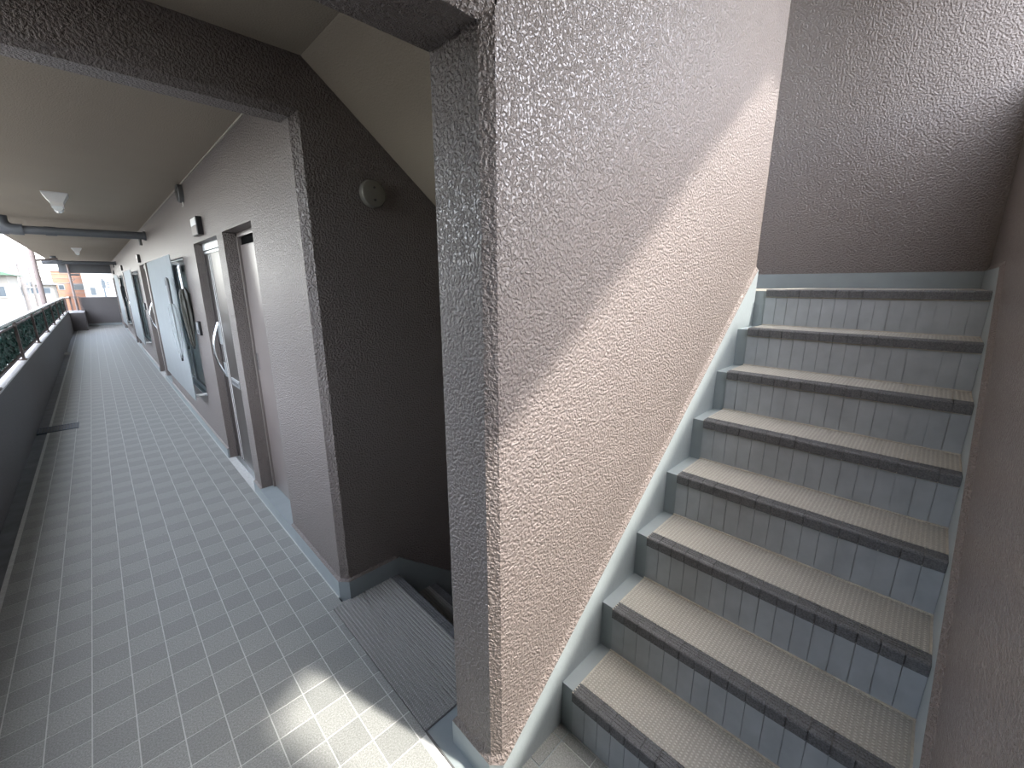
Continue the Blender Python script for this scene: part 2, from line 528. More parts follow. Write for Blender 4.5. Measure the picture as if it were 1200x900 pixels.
# far wall of the stair going down
bm = bm_new(); add_box(bm, 0.80, END_X, STAIR_Y, STAIR_Y + 0.16, -2.2, 5.2)
add_prism(bm, [(0.67, LOBBY), (0.67, 5.2), (0.8, 5.2), (0.8, LOBBY)], 'y', STAIR_Y, STAIR_Y + .16)
struct(obj('wall_stair', bm, 'wall_paint'), 'dark unlit stucco wall along the stair going down', 'wall')

# corridor wall with recesses
UNIT = 5.65
openings = []
for u in range(4):
    d = UNIT * u
    openings += [(2.683 + d, 3.39 + d, 0.085, 1.935, 'ps'), (3.575 + d, 4.49 + d, 0.0, 1.93, 'entry'), (5.17 + d, 6.65 + d, 0.475, 1.857, 'win')]
openings = [o for o in openings if o[1] < FAR_Y - 0.1]
bm = bm_new()
BACK = 0.80
add_prism(bm, [(WALL_X, 2.683), (WALL_X, 1.952), (0.702, STAIR_Y), (BACK, STAIR_Y), (BACK, 2.683)], 'z', -0.2, 2.7)
yy = 2.683
for (y0, y1, z0, z1, k) in openings:
    if y0 > yy + 1e-4: add_box(bm, WALL_X, BACK, yy, y0, -0.2, 2.7)
    add_box(bm, WALL_X, BACK, y0, y1, z1, 2.7)
    if z0 > 0: add_box(bm, WALL_X, BACK, y0, y1, -0.2, z0)
    yy = y1
add_box(bm, WALL_X, BACK, yy, FAR_Y + 0.2, -0.2, 2.7)
add_box(bm, BACK, BACK + 0.15, 2.08, FAR_Y + 0.2, -0.2, 2.7)
wall_corr = struct(obj('wall_corridor', bm, 'wall_paint'), 'long taupe stucco corridor wall with door and window recesses', 'wall')

# corridor skirting (broken by the entry doors)
bb = struct(empty('baseboard_corridor', (0.66, 5, 0), 'blue grey skirting along the corridor wall foot', 'skirting'), 'blue grey skirting along the corridor wall foot', 'skirting')
runs = []
prev = None
A = [(0.98, STAIR_Y - 0.014), (0.695, STAIR_Y - 0.014), (0.656, 1.950), (0.656, 2.683)]
B = [(0.98, STAIR_Y), (0.702, STAIR_Y), (WALL_X, 1.952), (WALL_X, 2.683)]
def skirt_run(A, B, h=0.088):
    bm = bm_new()
    for a0, a1 in zip(A, A[1:]):
        add_quad(bm, (*a0, -0.02), (*a1, -0.02), (*a1, h), (*a0, h))
    for i in (0, -1):
        add_quad(bm, (*A[i], -0.02), (*B[i], -0.02), (*B[i], h), (*A[i], h))
    obj('skirting_run', bm, 'floor_paint', bb)
    bm = bm_new()
    for a0, a1, b0, b1 in zip(A, A[1:], B, B[1:]):
        add_quad(bm, (*a0, h), (*a1, h), (*b1, h + 0.012), (*b0, h + 0.012))
    obj('plaster_edge', bm, 'wall_paint', bb)
skirt_run(A, B, 0.1)
for u in range(4):
    d = UNIT * u
    spans = [(3.39 + d, 3.575 + d), (4.49 + d, min(2.683 + UNIT + d, FAR_Y))]
    for y0, y1 in spans:
        skirt_run([(0.656, y0), (0.656, y1)], [(WALL_X, y0), (WALL_X, y1)])
# skirting that drops with the stair going down
bm = bm_new()
s = RISE / RUN
add_prism(bm, [(0.98, 0.1), (2.6, 0.1 - 1.62 * s), (2.6, -0.5 - 1.62 * s), (0.98, -0.35)], 'y', STAIR_Y - 0.014, STAIR_Y + 0.01)
obj('falling_skirting', bm, 'floor_paint', bb)

# ceilings, beams, soffits
bm = bm_new()
add_box(bm, -0.9, 0.75, 2.04, FAR_Y + 0.2, CEIL, CEIL + 0.3)
struct(obj('ceiling', bm, 'ceiling_paint'), 'beige painted corridor ceiling', 'ceiling')
bm = bm_new()
add_box(bm, -0.9, 0.734, -3.0, STAIR_Y, LOBBY, LOBBY + 0.3)
zz = LOBBY - (2.13 - 0.734) * 0.79
add_prism(bm, [(0.734, LOBBY), (2.13, zz), (END_X, zz), (END_X, zz + 0.16), (2.4, zz + .16), (0.734, LOBBY + 0.6)], 'y', MID_Y2, STAIR_Y)
struct(obj('ceiling_lobby', bm, 'ceiling_paint'), 'beige ceiling and sloping underside of the flight above the stair going down', 'ceiling')
# the cream edge strip between ceiling and wall
struct(box_obj('trim_1', 'mortar', WALL_X - 0.006, WALL_X, 2.04, FAR_Y, CEIL - 0.008, CEIL + 0.005), 'thin cream bead where corridor wall meets ceiling', 'trim')
bm = bm_new()
add_prism(bm, [(STAIR_Y, LOBBY + .2), (STAIR_Y, 2.275), (1.945, 2.25), (2.04, 2.25), (2.04, LOBBY + .2)], 'x', -0.9, 0.80)
struct(obj('trim_2', bm, 'wall_paint'), 'dark stucco beam crossing the corridor ceiling before the doors', 'beam')
bm = bm_new()
add_prism(bm, [(MID_Y, LOBBY + .2), (MID_Y, 2.165), (MID_Y + 0.026, 2.138), (MID_Y2, 2.138), (MID_Y2, LOBBY + .2)], 'x', -0.9, 0.70)
struct(obj('trim_3', bm, 'wall_paint'), 'stucco beam leaving the head of the middle wall', 'beam')
# flight above, its underside shades the upper part of the middle wall
cz = lambda x: 2.464 + 0.772 * (x - 1)
bm = bm_new()
add_prism(bm, [(0.66, cz(0.66)), (2.76, cz(2.76)), (END_X, cz(2.76)), (END_X, cz(2.76) + .3), (2.76, cz(2.76) + .5), (0.66, cz(0.66) + .5)], 'y', -0.17, MID_Y)
struct(obj('ceiling_stair', bm, 'ceiling_paint'), 'underside of the next flight over the stair going up', 'ceiling')
bm = bm_new(); add_box(bm, 0.65, 3.7, -0.17, STAIR_Y + .1, 5.2, 5.4)
add_box(bm, -0.9, 0.70, -3.0, FAR_Y + .2, 2.9, 3.0)
struct(obj('roof', bm, 'ceiling_paint'), 'roof slab over the stair', 'roof')
# corridor continues behind the camera
bm = bm_new(); add_box(bm, 0.65, 0.80, -3.0, -0.32, -0.2, 2.6); add_box(bm, -0.86, 0.8, -3.15, -3.0, -0.2, 2.6)
add_box(bm, -0.86, -0.705, -3.0, NEAR_END, 0.70, LOBBY)  # unseen full-height wall on the parapet, added to keep skylight from the stairwell
struct(obj('wall_near', bm, 'wall_paint'), 'stucco corridor wall behind the viewpoint with an added unseen stretch holding back skylight', 'wall')

# ------------------------------------------------------------------ stairs
NT = 16
TW = (YL - YR) / NT
prof = [(0.050, -0.012), (0.050, 0.0), (0.042, 0.0), (0.041, -0.002), (0.038, -0.002), (0.037, 0.0), (0.031, 0.0), (0.030, -0.002), (0.027, -0.002), (0.026, 0.0),
        (0.020, 0.0), (0.019, -0.002), (0.016, -0.002), (0.015, 0.0), (0.007, 0.0), (0.002, -0.003), (0.0, -0.008), (0.0, -0.040), (0.012, -0.040), (0.014, -0.012)]
bm = bm_new(); add_prism(bm, prof, 'y', -(TW - 0.0025) / 2, (TW - 0.0025) / 2)
nosing_mesh = to_mesh('nosing_tile', bm, 'nosing')
bm = bm_new(); add_box(bm, -0.006, 0.0, -(TW - 0.0016) / 2, (TW - 0.0016) / 2, 0.004, RISE - 0.045)
riser_mesh = to_mesh('riser_tile', bm, 'riser_paint')

st = empty('staircase', (NOSE0, 0.27, 0), 'tiled staircase of eight steps with dark nosings climbing on the right', 'staircase')
for k in range(1, 9):
    x0 = NOSE0 + RUN * (k - 1); z = RISE * k
    x1 = x0 + RUN if k < 8 else END_X - 0.014
    y_far = YL if k < 8 else YL
    bm = bm_new()
    add_box(bm, x0 + 0.014, x1 + (0.02 if k < 8 else 0), YR, YL, z - RISE - 0.05, z - 0.012)
    step = obj('step', bm, 'riser_paint', st)
    # studded covering
    bm = bm_new(); add_box(bm, x0 + 0.052, x1 + 0.004, YR + 0.006, YL - 0.006, z - 0.012, z)
    obj('tread', bm, 'tread_cover', step)
    # pale mortar lines
    bm = bm_new()
    add_box(bm, x0 + 0.010, x0 + 0.016, YR, YL, z - 0.045, z - 0.040)
    add_box(bm, x0 + 0.002, x1 + 0.008, YL - 0.006, YL, z - 0.016, z - 0.0015)
    add_box(bm, x0 + 0.052, x1 + 0.008, YR, YR + 0.006, z - 0.014, z - 0.0015)
    add_box(bm, x1 + 0.002, x1 + 0.010, YR, YL, z - 0.012, z + 0.004)
    obj('mortar', bm, 'mortar', step)
    bm = bm_new(); add_box(bm, x0 + 0.0035, x0 + 0.05, YR, YL, z - 0.038, z - 0.004)
    obj('nosing_joint', bm, 'joint_grey', step)
    # painted side channel next to the middle wall
    bm = bm_new()
    if k < 8:
        add_box(bm, x0 + 0.014, x1 + 0.03, YL, SK_Y + 0.004, z - RISE - 0.05, z - 0.010)
    else:
        add_box(bm, x0 + 0.014, x0 + 0.06, YL, SK_Y + 0.004, z - RISE - 0.05, z - 0.010)
    obj('side_channel', bm, 'floor_paint', step)
    for i in range(NT):
        y = YR + TW * (i + 0.5)
        place('nosing_tile', nosing_mesh, (x0, y, z), step)
        place('riser_tile', riser_mesh, (x0 + 0.014, y, z - RISE), step)
# landing behind the middle wall
bm = bm_new(); add_box(bm, 2.70, END_X - .015, SK_Y + .02, STAIR_Y - .002, LAND - 0.03, LAND - 0.004)
obj('landing', bm, 'tread_cover', st)

sd = empty('staircase', (0.96, 1.43, -1.7), 'dark staircase going down behind the middle wall', 'staircase')
NY0, NY1 = 1.072, 1.905
for k in range(0, 9):
    x0 = 0.925 + RUN * k; z = -RISE * k
    bm = bm_new()
    add_box(bm, x0 - RUN + 0.055 if k else 0.62, x0 + 0.02, 0.97, STAIR_Y - 0.014, -2.2, z - 0.012)
    step = obj('step', bm, 'riser_paint', sd)
    if k:
        bm = bm_new(); add_box(bm, x0 - RUN + 0.03, x0, 0.97, STAIR_Y - 0.014, z - 0.012, z)
        obj('tread', bm, 'rib_cover', step)
    if k < 3:
        n2 = 16; tw = (NY1 - NY0) / n2
        for i in range(n2):
            nt = place('nosing_tile', nosing_mesh, (x0 + 0.05, NY0 + tw * (i + .5), z), step)
            nt.rotation_euler.z = math.pi

# ------------------------------------------------------------------ parapet, railing
bm = bm_new(); add_box(bm, -0.86, -0.705, -3.0, 21.2, -0.3, 0.70)
parapet = struct(obj('wall_left', bm, 'parapet_paint'), 'dark grey brown parapet along the left of the corridor', 'wall')
box_obj('coping', 'white_coping', -0.865, -0.70, NEAR_END, 21.2, 0.70, 0.715, parapet)
bm = bm_new(); add_box(bm, -0.86, -0.33, 21.5, 23.7, -0.2, 0.63); add_box(bm, -0.86, -0.705, 21.2, 21.5, -0.2, 0.63)
struct(obj('trim_4', bm, 'parapet_paint'), 'low rendered block at the far end of the parapet', 'block')
bm = bm_new(); add_box(bm, -0.39, WALL_X, FAR_Y - .12, FAR_Y + .03, -0.3, 1.12)
struct(obj('wall_far', bm, 'parapet_paint'), 'chest high rendered wall closing the far corridor end', 'wall')
struct(box_obj('baseboard_far', 'floor_paint', -0.38, WALL_X, FAR_Y - .135, FAR_Y - .12, -0.01, 0.085), 'grey skirting under the far end wall', 'skirting')
bm = bm_new(); add_box(bm, -0.78, WALL_X, FAR_Y - 0.1, FAR_Y + .2, 2.04, CEIL)
struct(obj('trim_5', bm, 'pipe_grey'), 'dark beam over the far corridor opening', 'beam')

rail = empty('railing', (-0.79, 12, 0.715), 'brown railing with pale handrail above the left parapet', 'railing')
bm = bm_new()
add_prism(bm, [(-0.775, 1.165), (-0.725, 1.165), (-0.718, 1.18), (-0.725, 1.195), (-0.775, 1.195), (-0.782, 1.18)], 'y', NEAR_END, 21.0)
obj('handrail', bm, 'rail_metal', rail)
box_obj('bottom_rail', 'steel_brown', -0.765, -0.74, NEAR_END, 21.0, 0.755, 0.78, rail)
box_obj('upper_bar', 'steel_brown', -0.765, -0.74, NEAR_END, 21.0, 1.11, 1.13, rail)
for i in range(8):
    y = 5.6 + 2.1 * i
    bm = bm_new()
    add_box(bm, -0.74, -0.715, y - 0.03, y + 0.03, 0.715, 1.17)
    add_box(bm, -0.78, -0.703, y - 0.05, y + 0.05, 0.715, 0.727)
    obj('post', bm, 'steel_brown', rail)
    bm = bm_new(); add_box(bm, -0.76, -0.745, y + 1.03, y + 1.07, 1.13, 1.17)
    obj('stub', bm, 'steel_brown', rail)
# leafy privacy mesh on the outer side of the railing
bm = bm_new()
rng = random.Random(3)
for i in range(24000):
    y = NEAR_END + (20.9 - NEAR_END) * rng.random(); z = 0.775 + 0.36 * rng.random(); x = -0.79 + 0.03 * rng.random()
    s_ = 0.018 + 0.018 * rng.random(); a = rng.random() * 6.28
    t = rng.uniform(-0.6, 0.6)
    dy, dz = math.cos(a) * s_, math.sin(a) * s_
    ey, ez = -math.sin(a) * s_ * .6, math.cos(a) * s_ * .6
    tip = bm.verts.new((x + t * s_, y + dy, z + dz)); bt = bm.verts.new((x - t * s_, y - dy, z - dz))
    l1 = bm.verts.new((x, y + ey, z + ez)); r1 = bm.verts.new((x + .004, y - ey, z - ez))
    bm.faces.new((bt, r1, tip, l1))
ivy = obj('ivy_screen', bm, 'leaf')
tag(ivy, 'dark green artificial ivy leaves hung on the parapet railing', 'ivy', kind='stuff')

# end frame beside the far wall
fr = empty('gate_frame', (-0.55, 21.3, 0.63), 'thin brown metal frame where the railing ends at the far wall', 'frame')
for y, x in ((21.1, -0.72), (23.4, -0.66), (23.4, -0.40)):
    box_obj('post', 'steel_brown', x - .025, x + .025, y - .025, y + .025, 0.60, 1.16, fr)
box_obj('bar', 'steel_brown', -0.70, -0.38, 23.38, 23.42, 1.13, 1.16, fr)
box_obj('bar', 'steel_brown', -0.74, -0.66, 21.1, 23.4, 1.13, 1.16, fr)

# ------------------------------------------------------------------ doors, windows and what hangs there
FLAT = ['nearest', 'second', 'third', 'fourth']
def ps_door(n, d, u):
    y0, y1 = 2.683 + d, 3.39 + d
    e = struct(empty('door_%d' % n, (0.755, (y0 + y1) / 2, 0.085), '', ''), 'flat taupe metal service door of the %s flat' % FLAT[u], 'door')
    LX = 0.757
    # curb under the door
    box_obj('curb', 'floor_paint', 0.656, 0.80, y0, y1, -0.01, 0.088, e)
    bm = bm_new()
    add_box(bm, LX - 0.012, BACK, y0, y0 + 0.03, 0.088, 1.935); add_box(bm, LX - 0.012, BACK, y1 - 0.03, y1, 0.088, 1.935)
    add_box(bm, LX - 0.012, BACK, y0, y1, 1.905, 1.935)
    obj('door_frame', bm, 'door_taupe', e)
    box_obj('leaf', 'door_taupe', LX, LX + 0.03, y0 + 0.032, y1 - 0.032, 0.095, 1.855, e, bevel=0.002)
    box_obj('vent_slot', 'void_black', LX + 0.01, LX + 0.02, y0 + 0.03, y1 - 0.03, 1.855, 1.905, e)
    h = box_obj('handle', 'chrome', LX - 0.012, LX, y1 - 0.085, y1 - 0.055, 1.01, 1.13, e, bevel=0.002)
    return e

def entry_door(n, d, u):
    y0, y1 = 3.575 + d, 4.49 + d
    e = struct(empty('door_%d' % n, (0.735, (y0 + y1) / 2, 0.0), '', ''), 'dark brown entrance door with bow handle of the %s flat' % FLAT[u], 'door')
    LX = 0.738
    bm = bm_new()
    add_box(bm, LX - 0.012, BACK, y0, y0 + 0.035, 0.0, 1.93); add_box(bm, LX - 0.012, BACK, y1 - 0.035, y1, 0.0, 1.93)
    obj('door_frame', bm, 'frame_dark', e)
    bm = bm_new()
    add_box(bm, LX - 0.014, BACK, y0 + .035, y1 - .035, 1.875, 1.93); add_box(bm, LX - 0.008, BACK, y0 + .035, y1 - .035, 1.85, 1.868)
    obj('head_rail', bm, 'aluminium', e)
    leaf = box_obj('leaf', 'door_brown', LX, LX + 0.03, y0 + 0.037, y1 - 0.037, 0.012, 1.85, e, bevel=0.002)
    box_obj('threshold', 'aluminium', LX - 0.03, LX + 0.03, y0 + .035, y1 - .035, 0.0, 0.012, e)
    for yy_ in (4.335, 4.275):
        box_obj('inlay_strip', 'rail_metal', LX - 0.004, LX, yy_ + d - 0.0045, yy_ + d + 0.0045, 0.03, 1.84, leaf)
    ms = box_obj('mail_slot', 'aluminium', LX - 0.008, LX, 3.93 + d, 4.20 + d, 0.755, 0.82, leaf, bevel=0.002)
    box_obj('flap', 'grey_plastic', LX - 0.010, LX - 0.008, 3.95 + d, 4.18 + d, 0.775, 0.80, leaf)
    # bow handle with base plates
    hy = 4.385 + d
    bm = bm_new()
    pts = []
    for i in range(13):
        t = i / 12
        pts.append((LX - 0.004 - 0.062 * math.sin(math.pi * t), hy, 0.80 + 0.48 * t))
    add_tube(bm, pts, 0.009, 8)
    hd = obj('handle', bm, 'chrome', leaf, smooth=True)
    for z0, z1 in ((0.80, 0.93), (1.09, 1.27)):
        box_obj('handle_plate', 'aluminium', LX - 0.012, LX, hy - 0.04, hy + 0.02, z0, z1, leaf, bevel=0.002)
    box_obj('lock_plate', 'frame_dark', LX - 0.008, LX, hy - 0.04, hy + 0.02, 0.93, 1.09, leaf)
    return e

def window(n, d, u):
    y0, y1, z0, z1 = 5.17 + d, 6.65 + d, 0.475, 1.857
    e = struct(empty('window_%d' % n, (0.74, (y0 + y1) / 2, z0), '', ''), 'frosted window with aluminium frame of the %s flat' % FLAT[u], 'window')
    bm = bm_new()
    for a, b_, c, d2 in ((y0, y0 + .05, z0, z1), (y1 - .05, y1, z0, z1), (y0 + .05, y1 - .05, z0, z0 + .06), (y0 + .05, y1 - .05, z1 - .05, z1), ((y0 + y1) / 2 - .03, (y0 + y1) / 2 + .03, z0 + .06, z1 - .05)):
        add_box(bm, 0.688, 0.76, a, b_, c, d2)
    obj('window_frame', bm, 'aluminium', e)
    for a, b_ in ((y0 + .05, (y0 + y1) / 2 - .03), ((y0 + y1) / 2 + .03, y1 - .05)):
        box_obj('pane', 'glass_frost', 0.705, 0.713, a, b_, z0 + .06, z1 - .05, e)
    box_obj('sill', 'aluminium', 0.655, 0.70, y0, y1, z0, z0 + 0.012, e)
    gr = box_obj('grille_rail', 'frame_dark', 0.672, 0.684, y0 + .01, y1 - .01, z1 - 0.08, z1 - 0.055, e)
    return e

def screen(d, u):
    y0, y1, z0, z1 = 5.2 + d, 7.4 + d, 0.44, 1.877
    e = empty('privacy_screen', (0.58, (y0 + y1) / 2, z0), 'white ribbed plastic privacy screen before the window of the %s flat' % FLAT[u], 'screen', 'privacy screens along the corridor')
    n = 276 if u == 0 else 120
    bm = bm_new()
    rows = []
    for i in range(n + 1):
        y = y0 + (y1 - y0) * i / n
        x = 0.57 + 0.005 * math.sin(2 * math.pi * i / 4)
        rows.append([bm.verts.new((x + dx, y, z)) for dx, z in ((0, z0), (0, z1), (0.0025, z1), (0.0025, z0))])
    for a, b_ in zip(rows, rows[1:]):
        for k in range(4):
            bm.faces.new((a[k], a[(k + 1) % 4], b_[(k + 1) % 4], b_[k]))
    obj('sheet', bm, 'screen_sheet', e, smooth=False)
    for z in (z0 + 0.045, z1 - 0.08):
        bm = bm_new()
        add_tube(bm, [(0.584, y0 + .01, z), (0.584, y1 - .01, z)], 0.008, 8)
        b = obj('rail', bm, 'aluminium', e, smooth=True)
        for y in (y0 + 0.03, y1 - 0.06):
            bm = bm_new()
            add_tube(bm, [(0.585, y, z), (0.672, y, z)], 0.014, 8)
            obj('bracket', bm, 'white_plastic', e, smooth=True)
    return e

def name_plate(d, u):
    e = empty('sign_box', (0.65, 4.085 + d, 1.97), 'small sign box with white and grey face over the door of the %s flat' % FLAT[u], 'sign', 'sign boxes over the entrance doors')
    box_obj('case', 'black_plastic', 0.632, WALL_X, 3.975 + d, 4.195 + d, 1.965, 2.095, e, bevel=0.002)
    box_obj('white_panel', 'white_plastic', 0.629, 0.632, 3.985 + d, 4.185 + d, 2.035, 2.088, e)
    box_obj('grey_panel', 'door_taupe', 0.629, 0.632, 3.985 + d, 4.185 + d, 1.972, 2.032, e)

def intercom(d, u):
    e = empty('intercom', (0.655, 4.86 + d, 1.14), 'black intercom panel beside the window of the %s flat' % FLAT[u], 'intercom', 'intercoms on the corridor wall')
    box_obj('case', 'black_plastic', 0.650, WALL_X, 4.805 + d, 4.925 + d, 1.135, 1.265, e, bevel=0.003)
    box_obj('face', 'aluminium', 0.645, 0.650, 4.815 + d, 4.915 + d, 1.145, 1.255, e)
    box_obj('button', 'grey_plastic', 0.642, 0.645, 4.835 + d, 4.862 + d, 1.16, 1.185, e)

def vent_hood(d, u):
    e = empty('vent_hood', (0.64, 4.6 + d, 2.27), 'round grey vent hood high on the wall of the %s flat' % FLAT[u], 'vent', 'round vent hoods near the ceiling')
    bm = bm_new(); add_tube(bm, [(WALL_X, 4.6 + d, 2.335), (0.640, 4.6 + d, 2.335), (0.632, 4.6 + d, 2.335)], [0.072, 0.072, 0.064], 20)
    obj('hood', bm, 'grey_plastic', e, smooth=True)
    bm = bm_new(); add_tube(bm, [(0.634, 4.6 + d, 2.335), (0.629, 4.6 + d, 2.335)], 0.058, 20)
    obj('grille', bm, 'black_plastic', e)
    bm = bm_new(); add_tube(bm, [(0.655, 4.55 + d, 2.265), (0.655, 4.55 + d, 2.235), (0.645, 4.545 + d, 2.228)], 0.004, 6)
    obj('cord_hook', bm, 'white_plastic', e)

n_door = 0
for u in range(4):
    d = UNIT * u
    n_door += 1; ps_door(n_door, d, u)
    n_door += 1; entry_door(n_door, d, u)
    name_plate(d, u)
    intercom(d, u)
    if u < 3:
        window(u + 1, d, u)
        screen(d, u)
vent_hood(0, 0)

def umbrella(loc, ztip, ztop, rad, canopy_mat, handle_mat, lean, label, hook=(1, 0), folds=7):
    x, y = loc
    e = empty('umbrella', (x, y, ztip), label, 'umbrella', 'umbrellas hung by the windows')
    P = lambda z: (x + lean[0] * (z - ztop), y + lean[1] * (z - ztop), z)
    bm = bm_new(); add_tube(bm, [P(ztip + .05), P(ztop - .1)], 0.005, 6); obj('shaft', bm, 'chrome', e)
    bm = bm_new()
    seg = folds * 4
    zc0, zc1 = ztip + 0.03, ztop - 0.24
    rings = []
    for i in range(13):
        t = i / 12
        r = rad * (0.25 + 0.75 * math.sin(math.pi * min(1, t * .62 + .05))) if t < 0.93 else rad * 0.55
        px, py, pz_ = P(zc0 + (zc1 - zc0) * t)
        rings.append([bm.verts.new((px + r * (1 + .28 * math.sin(folds * a + t * 3)) * math.cos(a), py + r * (1 + .28 * math.sin(folds * a + t * 3)) * math.sin(a), pz_)) for a in [2 * math.pi * k / seg for k in range(seg)]])
    for a, b_ in zip(rings, rings[1:]):
        for k in range(seg): bm.faces.new((a[k], a[(k + 1) % seg], b_[(k + 1) % seg], b_[k]))
    obj('canopy', bm, canopy_mat, e, smooth=True)
    bm = bm_new()
    pts = [P(ztop - 0.26), P(ztop - 0.04)]
    bx, by, bz = P(ztop - 0.04)
    for i in range(1, 9):
        a = math.pi * i / 8
        q = 0.035 * (1 - math.cos(a))
        pts.append((bx + q * hook[0], by + q * hook[1], bz + 0.035 * math.sin(a)))
    pts.append((bx + 0.07 * hook[0], by + 0.07 * hook[1], bz - 0.03))
    add_tube(bm, pts, 0.013, 8); obj('handle', bm, handle_mat, e, smooth=True)
    bm = bm_new(); add_tube(bm, [P(ztip), P(ztip + .055)], [0.008, 0.011], 8); obj('tip', bm, 'black_plastic', e)
umbrella((0.525, 5.22), 0.86, 1.66, 0.030, 'clear_film', 'grey_plastic', (0, 0.02), 'clear plastic umbrella hanging farthest left over the white screen', hook=(0, 1))
umbrella((0.630, 5.55), 0.93, 1.80, 0.030, 'umbrella_silver', 'grey_plastic', (0, 0.02), 'silvery umbrella with dark handle hanging between two others')
umbrella((0.625, 5.155), 0.98, 1.80, 0.036, 'umbrella_khaki', 'aluminium', (0, 0.05), 'khaki umbrella hanging nearest the entrance door')
umbrella((0.625, 5.30 + 2 * UNIT), 0.95, 1.80, 0.034, 'umbrella_black', 'black_plastic', (0, 0.02), 'black umbrella hanging by the farthest visible window')

# ------------------------------------------------------------------ fixtures on walls, ceiling and floor
e = empty('round_cover', (0.99, STAIR_Y - 0.02, 1.94), 'round metal cover plate with two screws on the dark stair wall', 'cover plate')
bm = bm_new()
add_tube(bm, [(0.992, STAIR_Y, 2.003), (0.992, STAIR_Y - 0.012, 2.003), (0.992, STAIR_Y - 0.022, 2.003), (0.992, STAIR_Y - 0.025, 2.003)], [0.062, 0.062, 0.056, 0.046], 32)
obj('plate', bm, 'cover_metal', e, smooth=True)
for z in (1.975, 2.028):
    bm = bm_new(); add_tube(bm, [(0.992, STAIR_Y - 0.022, z), (0.992, STAIR_Y - 0.0275, z)], [0.007, 0.0055], 10)
    s1 = obj('screw', bm, 'black_plastic', e)

def ceiling_light(y, label):
    e = empty('ceiling_light', (-0.098, y + 0.1, CEIL - 0.17), label, 'lamp', 'white ceiling lights')
    x0, x1 = -0.185, -0.012
    bm = bm_new()
    lv = [(0, 0, 0), (0.004, 0, -0.012), (0.045, 0.035, -0.085), (0.045, 0.035, -0.115)]
    rings = []
    for ins, iy, dz in lv:
        rings.append([bm.verts.new(p) for p in ((x0 + ins, y + iy, CEIL + dz), (x1 - ins, y + iy, CEIL + dz), (x1 - ins, y + .26 - iy, CEIL + dz), (x0 + ins, y + .26 - iy, CEIL + dz))])
    for a, b_ in zip(rings, rings[1:]):
        for k in range(4): bm.faces.new((a[k], a[(k + 1) % 4], b_[(k + 1) % 4], b_[k]))
    bm.faces.new(rings[0]); bm.faces.new(rings[-1])
    obj('housing', bm, 'white_plastic', e)
    bm = bm_new()
    add_tube(bm, [(-0.098, y + 0.045, CEIL - 0.125), (-0.098, y + 0.215, CEIL - 0.125)], 0.035, 14)
    obj('lens', bm, 'lens', e, smooth=True)
ceiling_light(5.77, 'white tapered ceiling light nearest the dark beam')
ceiling_light(13.95, 'small white ceiling light farther down the corridor')

def cross_pipe(y, z, label, group):
    e = empty('drain_pipe', (0.0, y, z - .05), label, 'pipe', group)
    bm = bm_new(); add_tube(bm, [(-0.50, y, z), (0.668, y, z + 0.01)], 0.05, 16); obj('run', bm, 'pipe_grey', e, smooth=True)
    bm = bm_new(); add_tube(bm, [(-0.30, y, z), (-0.20, y, z)], 0.056, 16); obj('coupling', bm, 'pipe_grey', e, smooth=True)
    bm = bm_new()
    pts = [(-0.48, y, z), (-0.55, y, z)] + [(-0.55 - 0.10 * math.sin(a), y, z + 0.10 * (1 - math.cos(a))) for a in [math.pi / 2 * i / 6 for i in range(1, 7)]] + [(-0.65, y, CEIL + .02)]
    add_tube(bm, pts, 0.065, 16); obj('elbow', bm, 'pipe_grey', e, smooth=True)
    bm = bm_new(); add_tube(bm, [(-0.60, y, z - 0.01), (-0.90, y, z - 0.01)], 0.055, 16); obj('outlet', bm, 'pipe_grey', e, smooth=True)
    bm = bm_new(); add_tube(bm, [(0.60, y, z - 0.04), (0.60, y, z - 0.12)], 0.018, 10); obj('hanger', bm, 'grey_plastic', e, smooth=True)
    bm = bm_new(); add_tube(bm, [(0.645, y, z + .01), (0.67, y, z + .01)], 0.062, 16); obj('flange', bm, 'pipe_grey', e, smooth=True)
cross_pipe(8.1, 2.262, 'dark grey drain pipe crossing under the ceiling by the first light', 'drain pipes under the ceiling')
cross_pipe(18.3, 2.24, 'far grey drain pipe crossing under the ceiling near the corridor end', 'drain pipes under the ceiling')

e = empty('downpipe', (-0.95, 16.7, -6.5), 'brown downpipe outside the railing with a bracket to the ceiling', 'pipe')
bm = bm_new(); add_tube(bm, [(-0.97, 16.9, -6.5), (-0.97, 16.9, 3.2)], 0.055, 14); obj('pipe', bm, 'pipe_brown', e, smooth=True)
bm = bm_new(); add_tube(bm, [(-0.97, 16.9, 2.22), (-0.55, 17.4, 2.30)], 0.028, 10); obj('branch', bm, 'pipe_brown', e, smooth=True)
for z in (1.75, 2.32):
    bm = bm_new(); add_tube(bm, [(-0.97, 16.9, z), (-0.97, 16.9, z + .05)], 0.063, 14); obj('clamp', bm, 'pipe_brown', e, smooth=True)
e = empty('downpipe', (-0.50, 23.6, -6.5), 'thin brown downpipe standing in the gap beside the far end wall', 'pipe')
bm = bm_new(); add_tube(bm, [(-0.52, 23.6, 0.6), (-0.52, 23.6, 2.42)], 0.036, 12); obj('pipe', bm, 'pipe_brown', e, smooth=True)
bm = bm_new(); add_tube(bm, [(-0.52, 23.6, 1.97), (-0.25, 23.6, 1.97)], 0.03, 10); obj('branch', bm, 'pipe_grey', e, smooth=True)

